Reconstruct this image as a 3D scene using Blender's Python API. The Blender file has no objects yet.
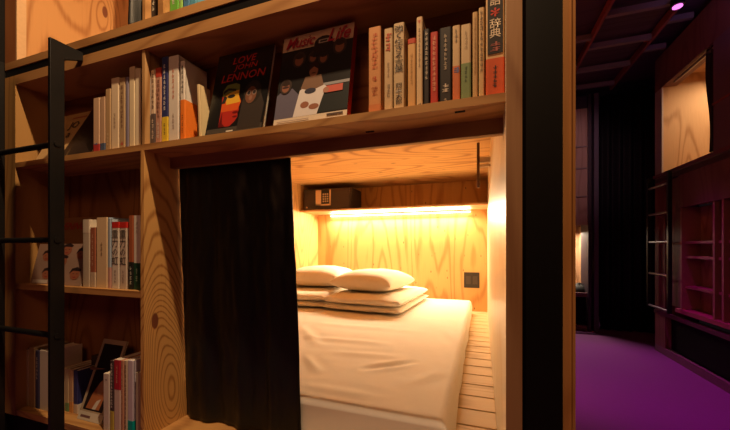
import bpy, math, random
from mathutils import Vector, noise
# ------------------------------------------------------------------ camera, world, lights, exposure
sc = bpy.context.scene
col = sc.collection
H = 1.07                                   # eye height above the floor; z values below are measured from eye level
F = 331.0; CX = 365.0; HY = 247.0
YAW = math.atan(117 / 331.0); c_, s_ = math.cos(YAW), math.sin(YAW)
cam_d = bpy.data.cameras.new('camera'); cam = bpy.data.objects.new('camera', cam_d); col.objects.link(cam)
cam_d.sensor_width = 36; cam_d.lens = 36 * F / 730; cam_d.shift_y = (HY - 215) / 730; cam_d.clip_start = .02
cam.location = (0, 0, H); cam.rotation_euler = (math.pi / 2, 0, YAW)
sc.camera = cam
w = bpy.data.worlds.new('night'); sc.world = w; w.use_nodes = True
w.node_tree.nodes['Background'].inputs[0].default_value = (.35, .22, .25, 1)
w.node_tree.nodes['Background'].inputs[1].default_value = .012
sc.view_settings.view_transform = 'Standard'; sc.view_settings.look = 'None'
sc.view_settings.exposure = 0; sc.view_settings.gamma = 1

def area(name, loc, rot, sx, sy, power, colr, spread=math.pi):
    l = bpy.data.lights.new(name, 'AREA'); l.shape = 'RECTANGLE'; l.size = sx; l.size_y = sy
    l.energy = power; l.color = colr; l.spread = spread
    o = bpy.data.objects.new(name, l); col.objects.link(o); o.location = (loc[0], loc[1], loc[2] + H); o.rotation_euler = rot
    return o
def spot(name, loc, target, power, colr, ang, blend=.5, radius=.02):
    l = bpy.data.lights.new(name, 'SPOT'); l.energy = power; l.color = colr; l.spot_size = math.radians(ang); l.spot_blend = blend
    l.shadow_soft_size = radius
    o = bpy.data.objects.new(name, l); col.objects.link(o); o.location = (loc[0], loc[1], loc[2] + H)
    o.rotation_euler = (Vector(target) - Vector(loc)).to_track_quat('-Z', 'Y').to_euler()
    return o
WARM = (1, .66, .33)
area('bunk_led_light', (-.86, 3.40, .340), (math.radians(-38), 0, 0), 1.5, .03, 39, (1, .76, .45))
spot('room_spotlight', (-.35, .47, 1.85), (-.95, .86, -.1), 148, (1, .66, .36), 125, .6, .02)
area('room_fill_light', (-.3, -1.3, 1.5), (math.radians(58), 0, math.radians(12)), 1.2, .8, 8.5, (1, .42, .18))  # added warm fill behind the camera, brightens the shelves without a fixture
area('upper_bunk_light', (-.9, 2.6, 1.9), (math.radians(-35), 0, 0), .9, .03, 9, (1, .60, .30))
area('corridor_bunk_light', (2.2, 3.75, 1.62), (0, 0, 0), .3, .3, 9, (1, .70, .38))
area('corridor_end_light', (1.05, 5.35, .2), (0, 0, 0), .4, .1, 11, (1, .80, .58))
spot('purple_spotlight', (1.10, 3.4, 1.88), (1.06, 3.35, -1), 95, (.92, 0, .80), 50, .7, .03)
spot('purple_fill_spotlight', (.9, 1.9, 1.88), (.8, 2.1, -1), 20, (.85, .0, .80), 50, .8, .05)
area('shelf_wash_light', (.7, 3.0, 1.92), (0, math.radians(35), 0), .4, .4, 5.0, (1, .30, .22), math.radians(80))  # added reddish wash for the corridor shelves, its source is unseen
spot('end_wash_light', (.9, 2.8, 1.9), (1.15, 4.95, 1.1), 34, (1, .55, .55), 38, .9, .05)  # added to brighten the end bunk's upper panel, no fixture there
area('ceiling_wash_light', (1.64, 2.4, 1.72), (math.radians(20), math.radians(-130), 0), .1, .9, 2.2, (.50, .28, .8))  # added uplight to make the corridor ceiling show, no real lamp behind it

# ------------------------------------------------------------------ pixel -> point on a real plane of the room
def on_y(px, py, y):
    t = (px - CX) / F; x = y * (t * c_ - s_) / (c_ + t * s_); z = -x * s_ + y * c_
    return x, (HY - py) * z / F
def on_x(px, py, x):
    t = (px - CX) / F; y = x * (c_ + t * s_) / (t * c_ - s_); z = -x * s_ + y * c_
    return y, (HY - py) * z / F

# ------------------------------------------------------------------ materials
MATS = {}
def plain(name, colr, rough=.6, spec=.4, metal=0, bump=0, bscale=60, emit=None, es=0, vary=.12, sheen=0):
    if name in MATS: return MATS[name]
    m = bpy.data.materials.new(name); m.use_nodes = True; nt = m.node_tree; b = nt.nodes['Principled BSDF']
    n = nt.nodes.new('ShaderNodeTexNoise'); n.inputs['Scale'].default_value = bscale; n.inputs['Detail'].default_value = 3
    tc = nt.nodes.new('ShaderNodeTexCoord'); nt.links.new(tc.outputs['Object'], n.inputs['Vector'])
    mx = nt.nodes.new('ShaderNodeMixRGB'); mx.blend_type = 'MIX'
    mx.inputs[1].default_value = (*[max(0, v * (1 - vary)) for v in colr], 1); mx.inputs[2].default_value = (*[min(1, v * (1 + vary)) for v in colr], 1)
    nt.links.new(n.outputs['Fac'], mx.inputs[0]); nt.links.new(mx.outputs[0], b.inputs['Base Color'])
    b.inputs['Roughness'].default_value = rough; b.inputs['Specular IOR Level'].default_value = spec; b.inputs['Metallic'].default_value = metal
    if sheen: b.inputs['Sheen Weight'].default_value = sheen
    if bump:
        bp = nt.nodes.new('ShaderNodeBump'); bp.inputs['Strength'].default_value = bump; bp.inputs['Distance'].default_value = .002
        nt.links.new(n.outputs['Fac'], bp.inputs['Height']); nt.links.new(bp.outputs[0], b.inputs['Normal'])
    if emit:
        b.inputs['Emission Color'].default_value = (*emit, 1); b.inputs['Emission Strength'].default_value = es
    MATS[name] = m; return m
def flat(colr, rough=.5, spec=.35):
    k = 'ink_%d_%d_%d' % tuple(int(v * 255) for v in colr)
    return plain(k, colr, rough, spec, vary=.05)
def wood(name, base, dark, stretch, rings=9, scale=1.5, seed=0, knots=(), rough=.55, contrast=1, spec=.3, specks=0):
    """plywood face: contour-like growth rings, fine pores along the grain, knots with rings bending round them"""
    if name in MATS: return MATS[name]
    m = bpy.data.materials.new(name); m.use_nodes = True; nt = m.node_tree; N = nt.nodes.new; L = nt.links.new; b = nt.nodes['Principled BSDF']
    def math_(op, a, bb=None, clamp=False):
        q = N('ShaderNodeMath'); q.operation = op; q.use_clamp = clamp
        for i, v in enumerate((a, bb)):
            if v is None: continue
            if isinstance(v, (int, float)): q.inputs[i].default_value = v
            else: L(v, q.inputs[i])
        return q.outputs[0]
    tc = N('ShaderNodeTexCoord'); mp = N('ShaderNodeMapping'); mp.inputs['Scale'].default_value = [scale * v for v in stretch]
    mp.inputs['Location'].default_value = (seed * 3.7, seed * 1.3, seed * 2.1); L(tc.outputs['Object'], mp.inputs['Vector'])
    n1 = N('ShaderNodeTexNoise'); n1.inputs['Scale'].default_value = 1; n1.inputs['Detail'].default_value = 1.5; n1.inputs['Roughness'].default_value = .35
    n1.inputs['Distortion'].default_value = .35; L(mp.outputs[0], n1.inputs['Vector'])
    n4 = N('ShaderNodeTexNoise'); n4.inputs['Scale'].default_value = 5; n4.inputs['Detail'].default_value = 3; L(mp.outputs[0], n4.inputs['Vector'])
    h = n1.outputs['Fac']; kn = None
    for (kx, ky, kz, r, amp) in knots:
        sub = N('ShaderNodeVectorMath'); sub.operation = 'SUBTRACT'; L(tc.outputs['Object'], sub.inputs[0]); sub.inputs[1].default_value = (kx, ky, kz + H)
        ml = N('ShaderNodeVectorMath'); ml.operation = 'MULTIPLY'; L(sub.outputs[0], ml.inputs[0]); ml.inputs[1].default_value = [max(v, .45) for v in stretch]
        ln = N('ShaderNodeVectorMath'); ln.operation = 'LENGTH'; L(ml.outputs[0], ln.inputs[0])
        d = math_('DIVIDE', ln.outputs['Value'], r * 4)
        e = math_('MULTIPLY', math_('POWER', 2.718, math_('MULTIPLY', math_('MULTIPLY', d, d), -1)), amp)
        h = math_('ADD', h, e)
        if amp < .3:
            kk = math_('SUBTRACT', 1, math_('DIVIDE', ln.outputs['Value'], r), True); kk = math_('MULTIPLY', kk, 5, True)
            kn = kk if kn is None else math_('MAXIMUM', kn, kk)
    ph = math_('MULTIPLY', math_('ADD', h, math_('MULTIPLY', n4.outputs['Fac'], .035)), rings * 2.6 * 6.283)
    sn = math_('SINE', ph); sn = math_('MULTIPLY', math_('ADD', sn, 1), .5); ring = math_('POWER', sn, 4.5)
    mp2 = N('ShaderNodeMapping'); mp2.inputs['Scale'].default_value = [6 + 130 * (v > .5) for v in stretch]; L(tc.outputs['Object'], mp2.inputs['Vector'])
    n2 = N('ShaderNodeTexNoise'); n2.inputs['Scale'].default_value = 1; n2.inputs['Detail'].default_value = 2; L(mp2.outputs[0], n2.inputs['Vector'])
    n3 = N('ShaderNodeTexNoise'); n3.inputs['Scale'].default_value = 2.2; n3.inputs['Detail'].default_value = 2; L(mp.outputs[0], n3.inputs['Vector'])
    fac = math_('MULTIPLY', ring, .85 * contrast)
    fac = math_('ADD', fac, math_('MULTIPLY', math_('SUBTRACT', n2.outputs['Fac'], .5), .7 * contrast))
    fac = math_('ADD', fac, math_('MULTIPLY', math_('SUBTRACT', n3.outputs['Fac'], .5), .8 * contrast), True)
    mx = N('ShaderNodeMixRGB'); mx.inputs[1].default_value = (*base, 1); mx.inputs[2].default_value = (*dark, 1); L(fac, mx.inputs[0])
    out = mx.outputs[0]
    if specks:
        vo = N('ShaderNodeTexVoronoi'); vo.inputs['Scale'].default_value = 1; mp3 = N('ShaderNodeMapping'); mp3.inputs['Scale'].default_value = [specks * (1 if v > .5 else .45) for v in stretch]
        L(tc.outputs['Object'], mp3.inputs['Vector']); L(mp3.outputs[0], vo.inputs['Vector'])
        sp = math_('MULTIPLY', math_('SUBTRACT', .11, vo.outputs['Distance']), 14, True)
        m3 = N('ShaderNodeMixRGB'); L(sp, m3.inputs[0]); L(out, m3.inputs[1]); m3.inputs[2].default_value = (.16, .07, .03, 1); out = m3.outputs[0]
    if kn is not None:
        m2 = N('ShaderNodeMixRGB'); L(kn, m2.inputs[0]); L(out, m2.inputs[1]); m2.inputs[2].default_value = (.20, .065, .03, 1); out = m2.outputs[0]
    L(out, b.inputs['Base Color']); b.inputs['Roughness'].default_value = rough; b.inputs['Specular IOR Level'].default_value = spec
    bp = N('ShaderNodeBump'); bp.inputs['Strength'].default_value = .15; bp.inputs['Distance'].default_value = .001; L(n2.outputs['Fac'], bp.inputs['Height']); L(bp.outputs[0], b.inputs['Normal'])
    MATS[name] = m; return m
V_ = (1, 1, .22); X_ = (.22, 1, 1); Y_ = (1, .22, 1)
PB, PD = (.62, .40, .20), (.36, .17, .06)
ply_back = wood('plywood_back_wall', (.74, .44, .17), (.46, .20, .06), (1, 1, .15), 5, 3.0, 1, specks=17, rough=.5, contrast=.72)
ply_left = wood('plywood_left_wall', (.74, .44, .17), (.46, .21, .07), V_, 6, 2.4, 2, specks=15, contrast=.75)
ply_ceil = wood('plywood_ceiling', (.74, .44, .17), (.46, .21, .07), X_, 7, 2.2, 3, specks=9)
ply_right = wood('pale_wood_right_wall', (.86, .74, .55), (.76, .58, .36), V_, 5, 2.0, 4, knots=((.05, .885, .28, .010, .06),), rough=.32, contrast=.6, spec=.5)
kp1 = on_x(155, 321, -1.07); kp2 = on_x(171, 392, -1.07)
ply_panel = wood('plywood_divider', (.66, .37, .125), (.33, .13, .03), V_, 8, 3.4, 5, knots=((-.17, kp1[0] - .9, kp1[1], .014, .20), (-.17, kp2[0] - .9, kp2[1], .035, .9)), contrast=1.05)
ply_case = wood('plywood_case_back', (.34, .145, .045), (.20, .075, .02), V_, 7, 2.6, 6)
ply_shelf = wood('plywood_shelf', (.54, .29, .10), (.36, .17, .055), X_, 6, 3, 7)
board = wood('softwood_board', (.50, .27, .10), (.32, .15, .05), X_, 4, 3, 8, contrast=.8)
post_v = wood('softwood_post', (.40, .22, .10), (.24, .11, .045), V_, 4, 3, 9, contrast=.8)
orange_post = wood('orange_post', (.50, .24, .07), (.34, .14, .03), V_, 4, 3, 19, contrast=.7)
ply_upper = wood('plywood_upper_bunk', (.58, .30, .11), (.36, .15, .045), V_, 7, 2.6, 10, knots=((-1.79, on_x(105, 12, -1.79)[0], on_x(105, 12, -1.79)[1], .014, .15),))
ply_corr = wood('plywood_corridor', (.55, .34, .19), (.36, .19, .09), V_, 6, 2.5, 11)
slat_m = wood('slat_wood', (.74, .53, .30), (.52, .32, .15), X_, 4, 4, 12, contrast=.8)
black_metal = plain('black_steel', (.012, .011, .011), .38, .5, .3, vary=.2)
black_paint = plain('black_paint', (.0035, .0025, .0022), .6, .15, vary=.3)
black_cloth = plain('black_curtain', (.005, .0055, .0055), .5, .4, bump=.3, bscale=250)
sheet_m = plain('cotton_sheet', (.86, .80, .73), .85, .2, bump=.15, bscale=30, vary=.03)
pillow_m = plain('pillow_cotton', (.88, .80, .70), .85, .2, bump=.1, bscale=25, vary=.03)
paper = plain('book_paper', (.80, .74, .62), .8, .2, bscale=300, vary=.08)
dark_m = plain('safe_grey', (.05, .036, .03), .5, .4)
floor_m = plain('corridor_floor', (.27, .075, .27), .75, .25, bump=.1, bscale=40, vary=.06)  # purple of the light is mixed into the base colour of a grey floor
dark_wall = plain('dark_blue_paint', (.05, .045, .07), .6, .3)
led_m = plain('led_diffuser', (1, .95, .85), emit=(1, .78, .48), es=14)

# ------------------------------------------------------------------ mesh helpers
class MB:
    def __init__(s): s.v = []; s.f = []; s.mi = []
    def box(s, x0, x1, y0, y1, z0, z1, mi=0):
        b = len(s.v)
        s.v += [(x0, y0, z0), (x1, y0, z0), (x1, y1, z0), (x0, y1, z0), (x0, y0, z1), (x1, y0, z1), (x1, y1, z1), (x0, y1, z1)]
        s.f += [tuple(b + i for i in q) for q in ((0, 3, 2, 1), (4, 5, 6, 7), (0, 1, 5, 4), (1, 2, 6, 5), (2, 3, 7, 6), (3, 0, 4, 7))]; s.mi += [mi] * 6
        return s
    def prism(s, pts, a, b_, axis='y', mi=0):
        """polygon pts (u,v) extruded a..b_ along axis"""
        b = len(s.v); n = len(pts)
        for t in (a, b_):
            for u, v in pts: s.v.append({'y': (u, t, v), 'x': (t, u, v), 'z': (u, v, t)}[axis])
        s.f.append(tuple(b + i for i in range(n))); s.f.append(tuple(b + n + i for i in reversed(range(n))))
        for i in range(n):
            j = (i + 1) % n; s.f.append((b + j, b + i, b + n + i, b + n + j))
        s.mi += [mi] * (n + 2); return s
    def poly(s, pts, mi=0):
        b = len(s.v); s.v += pts; s.f.append(tuple(range(b, b + len(pts)))); s.mi.append(mi); return s
    def tube(s, p, q, r, n=10, mi=0):
        p, q = Vector(p), Vector(q); d = (q - p).normalized(); u = d.orthogonal().normalized(); v = d.cross(u); b = len(s.v)
        for e in (p, q):
            for i in range(n):
                t = 2 * math.pi * i / n; s.v.append(tuple(e + u * r * math.cos(t) + v * r * math.sin(t)))
        for i in range(n):
            j = (i + 1) % n; s.f.append((b + i, b + j, b + n + j, b + n + i))
        s.f.append(tuple(b + i for i in reversed(range(n)))); s.f.append(tuple(b + n + i for i in range(n))); s.mi += [mi] * (n + 2)
        return s
    def grid(s, fn, nu, nv, mi=0, closed_v=False):
        b = len(s.v)
        for i in range(nu + 1):
            for j in range(nv + 1): s.v.append(tuple(fn(i / nu, j / nv)))
        for i in range(nu):
            for j in range(nv):
                a = b + i * (nv + 1) + j; s.f.append((a, a + nv + 1, a + nv + 2, a + 1)); s.mi.append(mi)
        return s
    def build(s, name, mats, parent=None, smooth=False, bevel=0, dz=0, solid=0):
        me = bpy.data.meshes.new(name); me.from_pydata([(x, y, z + dz) for x, y, z in s.v], [], s.f)
        for m in (mats if isinstance(mats, (list, tuple)) else [mats]): me.materials.append(m)
        me.polygons.foreach_set('material_index', s.mi)
        if smooth: me.polygons.foreach_set('use_smooth', [True] * len(me.polygons))
        me.update(); o = bpy.data.objects.new(name, me); col.objects.link(o)
        if parent: o.parent = parent
        if bevel:
            md = o.modifiers.new('bevel', 'BEVEL'); md.width = bevel; md.segments = 2; md.limit_method = 'ANGLE'; md.angle_limit = .7
        if solid:
            md = o.modifiers.new('solid', 'SOLIDIFY'); md.thickness = solid
        return o
def tag(o, label=None, cat=None, group=None, kind=None):
    if label: o['label'] = label
    if cat: o['category'] = cat
    if group: o['group'] = group
    if kind: o['kind'] = kind
    return o
def empty(name, loc, label, cat, group=None, rot=(0, 0, 0)):
    o = bpy.data.objects.new(name, None); o.empty_display_size = .05; col.objects.link(o)
    o.location = (loc[0], loc[1], loc[2] + H); o.rotation_euler = rot
    return tag(o, label, cat, group)
def W(mb, name, mat, parent=None, **k):
    """part given in room coordinates; parent empties of room furniture stand at the origin column"""
    off = parent.location if parent is not None else Vector((0, 0, 0))
    while False: pass
    mb.v = [(x - off.x, y - off.y, z + H - off.z) for x, y, z in mb.v]
    return mb.build(name, mat, parent, **k)
def struct(mb, name, mat, label, cat='structure', **k):
    return tag(W(mb, name, mat, **k), label, cat, None, 'structure')

# text and print
def text_mesh(body, x0, x1, z0, z1, y, name, mat, parent, res=1, vertical=False, shear=0, keep=False):
    cu = bpy.data.curves.new('txt', 'FONT'); cu.body = '\n'.join(body) if vertical else body
    cu.resolution_u = res; cu.align_x = 'CENTER'; cu.shear = shear; cu.offset = .007 if vertical else .012
    if vertical: cu.space_line = .95
    o = bpy.data.objects.new('txt', cu); col.objects.link(o)
    dg = bpy.context.evaluated_depsgraph_get(); me = bpy.data.meshes.new_from_object(o.evaluated_get(dg))
    bpy.data.objects.remove(o); bpy.data.curves.remove(cu)
    if not me.vertices: return None
    X = [v.co.x for v in me.vertices]; Y = [v.co.y for v in me.vertices]
    ax, bx, ay, by = min(X), max(X), min(Y), max(Y)
    sx, sy = (x1 - x0) / max(bx - ax, 1e-6), (z1 - z0) / max(by - ay, 1e-6)
    for v in me.vertices:
        v.co = (x0 + (v.co.x - ax) * sx, y, z0 + (v.co.y - ay) * sy)
    me.name = name; me.materials.clear(); me.materials.append(mat)
    ob = bpy.data.objects.new(name, me); col.objects.link(ob); ob.parent = parent
    return ob
def scribble(rng, n, x0, x1, z0, z1, y):
    """a column of n small illegible characters made of strokes"""
    mb = MB(); ch = (z1 - z0) / n; wd = x1 - x0
    for i in range(n):
        zb = z1 - (i + 1) * ch + ch * .1; hh = ch * .8
        for k in range(rng.randint(2, 3)):
            zz = zb + hh * (k + .5) / 3 + rng.uniform(-.05, .05) * hh; a = rng.uniform(0, .3); b = rng.uniform(.7, 1)
            mb.poly([(x0 + a * wd, y, zz - hh * .07), (x0 + b * wd, y, zz - hh * .07), (x0 + b * wd, y, zz + hh * .07), (x0 + a * wd, y, zz + hh * .07)])
        xx = x0 + wd * rng.uniform(.3, .7); t = wd * .09
        mb.poly([(xx - t, y - .00002, zb), (xx + t, y - .00002, zb), (xx + t, y - .00002, zb + hh), (xx - t, y - .00002, zb + hh)])
    return mb

# ------------------------------------------------------------------ the setting
PZ = -.635                 # top of the sleeping platform
XL, XR, YB = -1.80, .05, 3.45
struct(MB().box(-2.6, 2.9, -1.2, 6.2, -H - .1, -H), 'floor', floor_m, 'smooth corridor floor washed in purple light', 'floor')
struct(MB().box(XL, XR, YB, YB + .02, PZ - .2, .655), 'wall_back', ply_back, 'plywood back wall of the lit bunk', 'wall')
struct(MB().box(XL - .02, XL, .985, YB + .02, PZ - .2, .655), 'wall_left', ply_left, 'plywood left wall of the lit bunk', 'wall')
struct(MB().box(XR, .083, .8, YB + .02, -H, 2.15), 'wall_right', ply_right, 'pale wooden right wall and jamb of the bunks', 'wall')
struct(MB().box(XL, XR, .985, YB, .655, .70), 'ceiling', ply_ceil, 'plywood ceiling of the lower bunk', 'ceiling')
struct(MB().box(.0505, .083, .797, .7995, -H, 2.15), 'trim_1', post_v, 'brown wooden edge strip left of the black panel', 'trim')
struct(MB().box(.0832, .162, .803, YB + .02, -H, 2.15), 'wall_divider', black_paint, 'black painted divider between bunk and corridor', 'wall')
struct(MB().box(.162, .184, .797, YB + .02, -H, 2.15).box(.1745, .1765, .7955, .797, -H, 2.15), 'trim_2', orange_post, 'orange brown wooden edge strip beside the corridor', 'trim')
struct(MB().box(-1.873, XR, .81, .83, -H, -.692), 'wall_base', black_paint, 'black base panel below the shelves', 'wall')
struct(MB().box(-2.6, -1.876, .78, .86, -H, 2.15), 'wall_outer', black_paint, 'black wall left of the bookshelves', 'wall')
# upper bunk shell
struct(MB().box(-1.812, -1.79, .83, YB, .70, 2.15), 'wall_upper_left', ply_upper, 'warmly lit plywood left wall of the upper bunk', 'wall')
struct(MB().box(-1.79, XR, YB - .02, YB, .70, 2.15), 'wall_upper_back', ply_upper, 'plywood back wall of the upper bunk', 'wall')
struct(MB().box(-1.79, XR, .83, YB, 2.15, 2.2), 'ceiling_upper', ply_ceil, 'plywood ceiling of the upper bunk', 'ceiling')

# built-in bookcase round the opening
bc = empty('built_in_bookcase', (-.9, .9, -H), 'tall plywood bookcase built round the opening of the lit lower bunk', 'bookcase')
W(MB().box(-1.873, -1.80, .80, .985, -.69, .702), 'side_panel', wood('case_side', (.46, .25, .08), (.30, .14, .04), V_, 5, 3, 14, contrast=.8), bc)
W(MB().box(-1.085, -1.07, .80, .975, -.665, .325), 'divider_panel', ply_panel, bc)
W(MB().box(-1.082, -1.07, .803, .970, .345, .665), 'divider_panel', wood('thin_divider', (.5, .3, .13), (.3, .15, .05), V_, 4, 4, 15), bc)
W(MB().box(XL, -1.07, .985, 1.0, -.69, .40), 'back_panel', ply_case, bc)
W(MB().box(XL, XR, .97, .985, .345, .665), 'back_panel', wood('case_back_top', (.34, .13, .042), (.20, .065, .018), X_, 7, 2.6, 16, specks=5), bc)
W(MB().box(XL, XR, .80, .9695, .325, .345).box(XL, -1.07, .9695, .9845, .325, .3449), 'shelf', ply_shelf, bc)
W(MB().box(XL, -1.085, .802, .985, -.172, -.150), 'shelf', ply_shelf, bc)
W(MB().box(XL, -1.07, .802, .985, -.689, -.665), 'shelf', ply_shelf, bc)
W(MB().box(XL, XR, .80, .985, .665, .702), 'top_board', board, bc)
lt = W(MB().box(-1.0695, XR - .0005, .80, .985, -.69, -.645), 'sill_board', ply_shelf, bc)
W(MB().box(-1.07, XR, .90, .92, .286, .3245), 'lintel', wood('lintel_wood', (.40, .23, .10), (.24, .12, .05), X_, 4, 3, 17, contrast=.8), bc)
# small dark slots under the shelf edge
for px, py in ((370, 131.5), (460, 111.5)):
    zz = .325; z = zz * F / (HY - py); u = z * (px - CX) / F; x = u * c_ - z * s_; y = u * s_ + z * c_
    W(MB().box(x - .012, x + .012, y - .004, y + .004, .3235, .3252), 'bracket_slot', black_paint, bc)
ub = empty('upper_bunk_front', (-.9, .88, .735), 'wooden sill and frame of the upper bunk at the top left', 'bed frame')
W(MB().box(-1.873, XR, .80, .97, .734, .763), 'sill_board', board, ub)
W(MB().box(-1.873, -1.797, .80, .97, .763, 2.15), 'frame_post', wood('upper_post', (.42, .17, .06), (.28, .10, .03), V_, 4, 3, 18, contrast=.6), ub)
W(MB().box(-1.797, -1.79, .80, .83, .763, 2.15), 'edge_strip', plain('edge_strip', (.65, .42, .22)), ub)
# upper shelf box (its right part stays above the frame)
us = empty('upper_bookshelf', (-.5, .88, .763), 'wooden shelf box with books above the black rail', 'bookcase')
x0 = on_y(142.5, 0, .8)[0]
W(MB().box(x0, x0 + .012, .80, .97, .763, 1.2), 'side_panel', board, us)
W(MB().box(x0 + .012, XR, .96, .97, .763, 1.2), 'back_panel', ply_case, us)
W(MB().box(on_y(158, 0, .8)[0], on_y(163, 0, .8)[0], .80, .96, .763, 1.2), 'divider_panel', board, us)
rail = W(MB().box(-1.93, XR - .001, .803, .815, .7025, .7335), 'ladder_rail', black_metal, bevel=.002)
tag(rail, 'long black steel rail running between two wooden boards above the books', 'rail')

# ladder hooked on the rail
ld = empty('bunk_ladder', (-1.5, .72, -H), 'black steel ladder hooked on the rail in front of the left shelves', 'ladder')
xa, xb = on_y(50, 0, .70)[0], on_y(62.5, 0, .742)[0]
W(MB().prism([(.70, -H), (.742, -H), (.742, .655), (.799, .682), (.799, .711), (.70, .711)], xa, xb, 'x'), 'stile', black_metal, ld, bevel=.0015)
xc = on_y(5, 0, .742)[0]
W(MB().box(xc - .045, xc, .70, .742, -H, .711), 'stile', black_metal, ld, bevel=.0015)
for py in (145, 240, 335):
    z = on_y(50, py, .72)[1]
    W(MB().tube((xc - .01, .72, z), (xa + .004, .72, z), .010, 12), 'rung', black_metal, ld, smooth=False)

# ------------------------------------------------------------------ bunk interior
bp = empty('bed_platform', (-.87, 2.2, PZ - .03), 'slatted pale wooden platform under the mattress', 'bed platform')
mb = MB(); y = .99; i = 0
while y < YB - .02:
    y1 = min(y + .1145, YB - .004); mb.box(XL + .001, XR - .0005, y, y1, PZ - .018, PZ); y += .125
W(mb, 'slat_deck', slat_m, bp, bevel=.0012)
W(MB().box(XL + .01, XR - .01, .99, YB - .01, PZ - .18, PZ - .15).box(-.90, -.84, .99, YB - .01, PZ - .15, PZ - .0185), 'frame', plain('slat_gap_shade', (.02, .012, .008)), bp)  # near-black colour under the slats stands in for shade in the gaps

# mattress with fitted sheet
mx0, mx1, my0, my1, mz = -1.62, -.098, .975, 3.30, -.505
def wr(x, y):
    h = 0
    for (ax, ay, bx, by, wd, am) in WR:
        dx, dy = bx - ax, by - ay; l2 = dx * dx + dy * dy; t = max(0, min(1, ((x - ax) * dx + (y - ay) * dy) / l2))
        px, py = ax + t * dx, ay + t * dy; d = math.hypot(x - px, y - py); e = math.sin(math.pi * min(max(t, .02), .98)) ** .5
        h += am * e * (math.exp(-(d / wd) ** 2) - .55 * math.exp(-((d - wd * 1.6) / wd) ** 2))
    return h
def zpt(px, py, Z):
    z = Z * F / (HY - py); u = z * (px - CX) / F
    return u * c_ - z * s_, u * s_ + z * c_
WR = []
for a, b, wd, am in (((302, 336), (385, 344), .035, .008), ((365, 369), (412, 362), .02, -.014), ((330, 352), (400, 357), .03, .006), ((300, 325), (318, 345), .03, .012),
                     ((306, 356), (318, 372), .02, .010), ((310, 322), (420, 332), .04, .005), ((408, 384), (440, 372), .03, .006), ((302, 385), (380, 398), .025, .004), ((445, 330), (462, 345), .03, .006)):
    WR.append((*zpt(*a, mz), *zpt(*b, mz), wd, am * .62))
def sheet_pt(u, v, off=0):
    # u across x with rolled edges, v along y ; parametrise a rounded box shell
    r = .02
    def prof(t, lo, hi):
        # returns (pos, drop) : drop 0 on top .. 1 at bottom
        e = .14
        if t < e: k = t / e; return lo - off, 1 - k, -1
        if t > 1 - e: k = (1 - t) / e; return hi + off, 1 - k, 1
        return lo + (hi - lo) * (t - e) / (1 - 2 * e), 0, 0
    x, dx, sx = prof(u, mx0, mx1); y, dy, sy = prof(v, my0, my1)
    d = max(dx, dy); hgt = mz - PZ
    # round the top edge
    def rnd(p, lo, hi):
        return p
    z = mz + off - d * (hgt - .004)
    # inset close to the edge for rounding
    ex = min(x - mx0, mx1 - x) if not dx else -1; ey = min(y - my0, my1 - y) if not dy else -1
    if d == 0:
        e = min(ex, ey)
        if e < r: z -= r * (1 - math.sqrt(max(0, 1 - (1 - e / r) ** 2)))* .8
        z += wr(x, y) + .004 * noise.noise(Vector((x * 3, y * 3, 0))) + .0012 * noise.noise(Vector((x * 14, y * 9, 2)))
    else:
        z -= r * .8 * (1 - d) 
        bulge = .012 * math.sin(math.pi * d)
        wv = .010 * noise.noise(Vector((x * 6, y * 6, d * 2))) * d + .03 * (d ** 2) * (sx == 1) * max(0, .5 - (y - my0)) 
        if sx and dx >= dy: x += sx * (bulge + wv)
        if sy > 0 and dy >= dx: y += sy * (bulge + wv)
        if sy < 0 and dy >= dx: y += .004 * math.sin(9 * x + 3 * d) * d
        x = min(x, .02)
    return x, y, z
mt = W(MB().box(mx0 + .015, mx1 - .015, my0 + .015, my1 - .015, PZ + .002, mz - .05), 'mattress', plain('mattress_ticking', (.7, .66, .6)), bevel=.02)
tag(mt, 'thick futon mattress lying on the slatted platform under the cream sheet', 'mattress')
sh = W(MB().grid(lambda u, v: sheet_pt(u, v), 150, 190), 'fitted_sheet', sheet_m, smooth=True)
tag(sh, 'wrinkled cream fitted sheet stretched over the mattress in the lit bunk', 'bed sheet')

def pillow(name, loc, w_, d_, h_, rotz, seed, label, pw=3.0, ex=.45, group=None, wrk=.006, tilt=0):
    e = empty(name, loc, label, 'pillow' if 'pillow' in name else 'bedding', group, (tilt, 0, rotz))
    mb = MB()
    def fn(sgn):
        def f(u, v):
            a, b = 2 * u - 1, 2 * v - 1
            # denser near the rim
            a = math.sin(a * math.pi / 2); b = math.sin(b * math.pi / 2)
            t = max(0, (1 - abs(a) ** pw) * (1 - abs(b) ** pw)) ** ex
            rim = 1 - .06 * (a * a * (1 - abs(b)) + b * b * (1 - abs(a))) 
            x = a * w_ / 2 * (1 - .04 * (1 - b * b)); y = b * d_ / 2 * (1 - .04 * (1 - a * a))
            n = wrk * t * (noise.noise(Vector((x * 9 + seed, y * 9, 3))) + .6 * noise.noise(Vector((x * 24 + seed, y * 20, 5)))) if sgn > 0 else 0
            return x, y, h_ * .4 + sgn * t * h_ * (.6 if sgn > 0 else .4) + n
        return f
    mb.grid(fn(1), 36, 36).grid(lambda u, v: fn(-1)(1 - u, v), 36, 36)
    o = mb.build('cover' if 'pillow' in name else 'fabric', pillow_m, e, smooth=True)
    md = o.modifiers.new('weld', 'WELD'); md.merge_threshold = .0005
    return e
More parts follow.
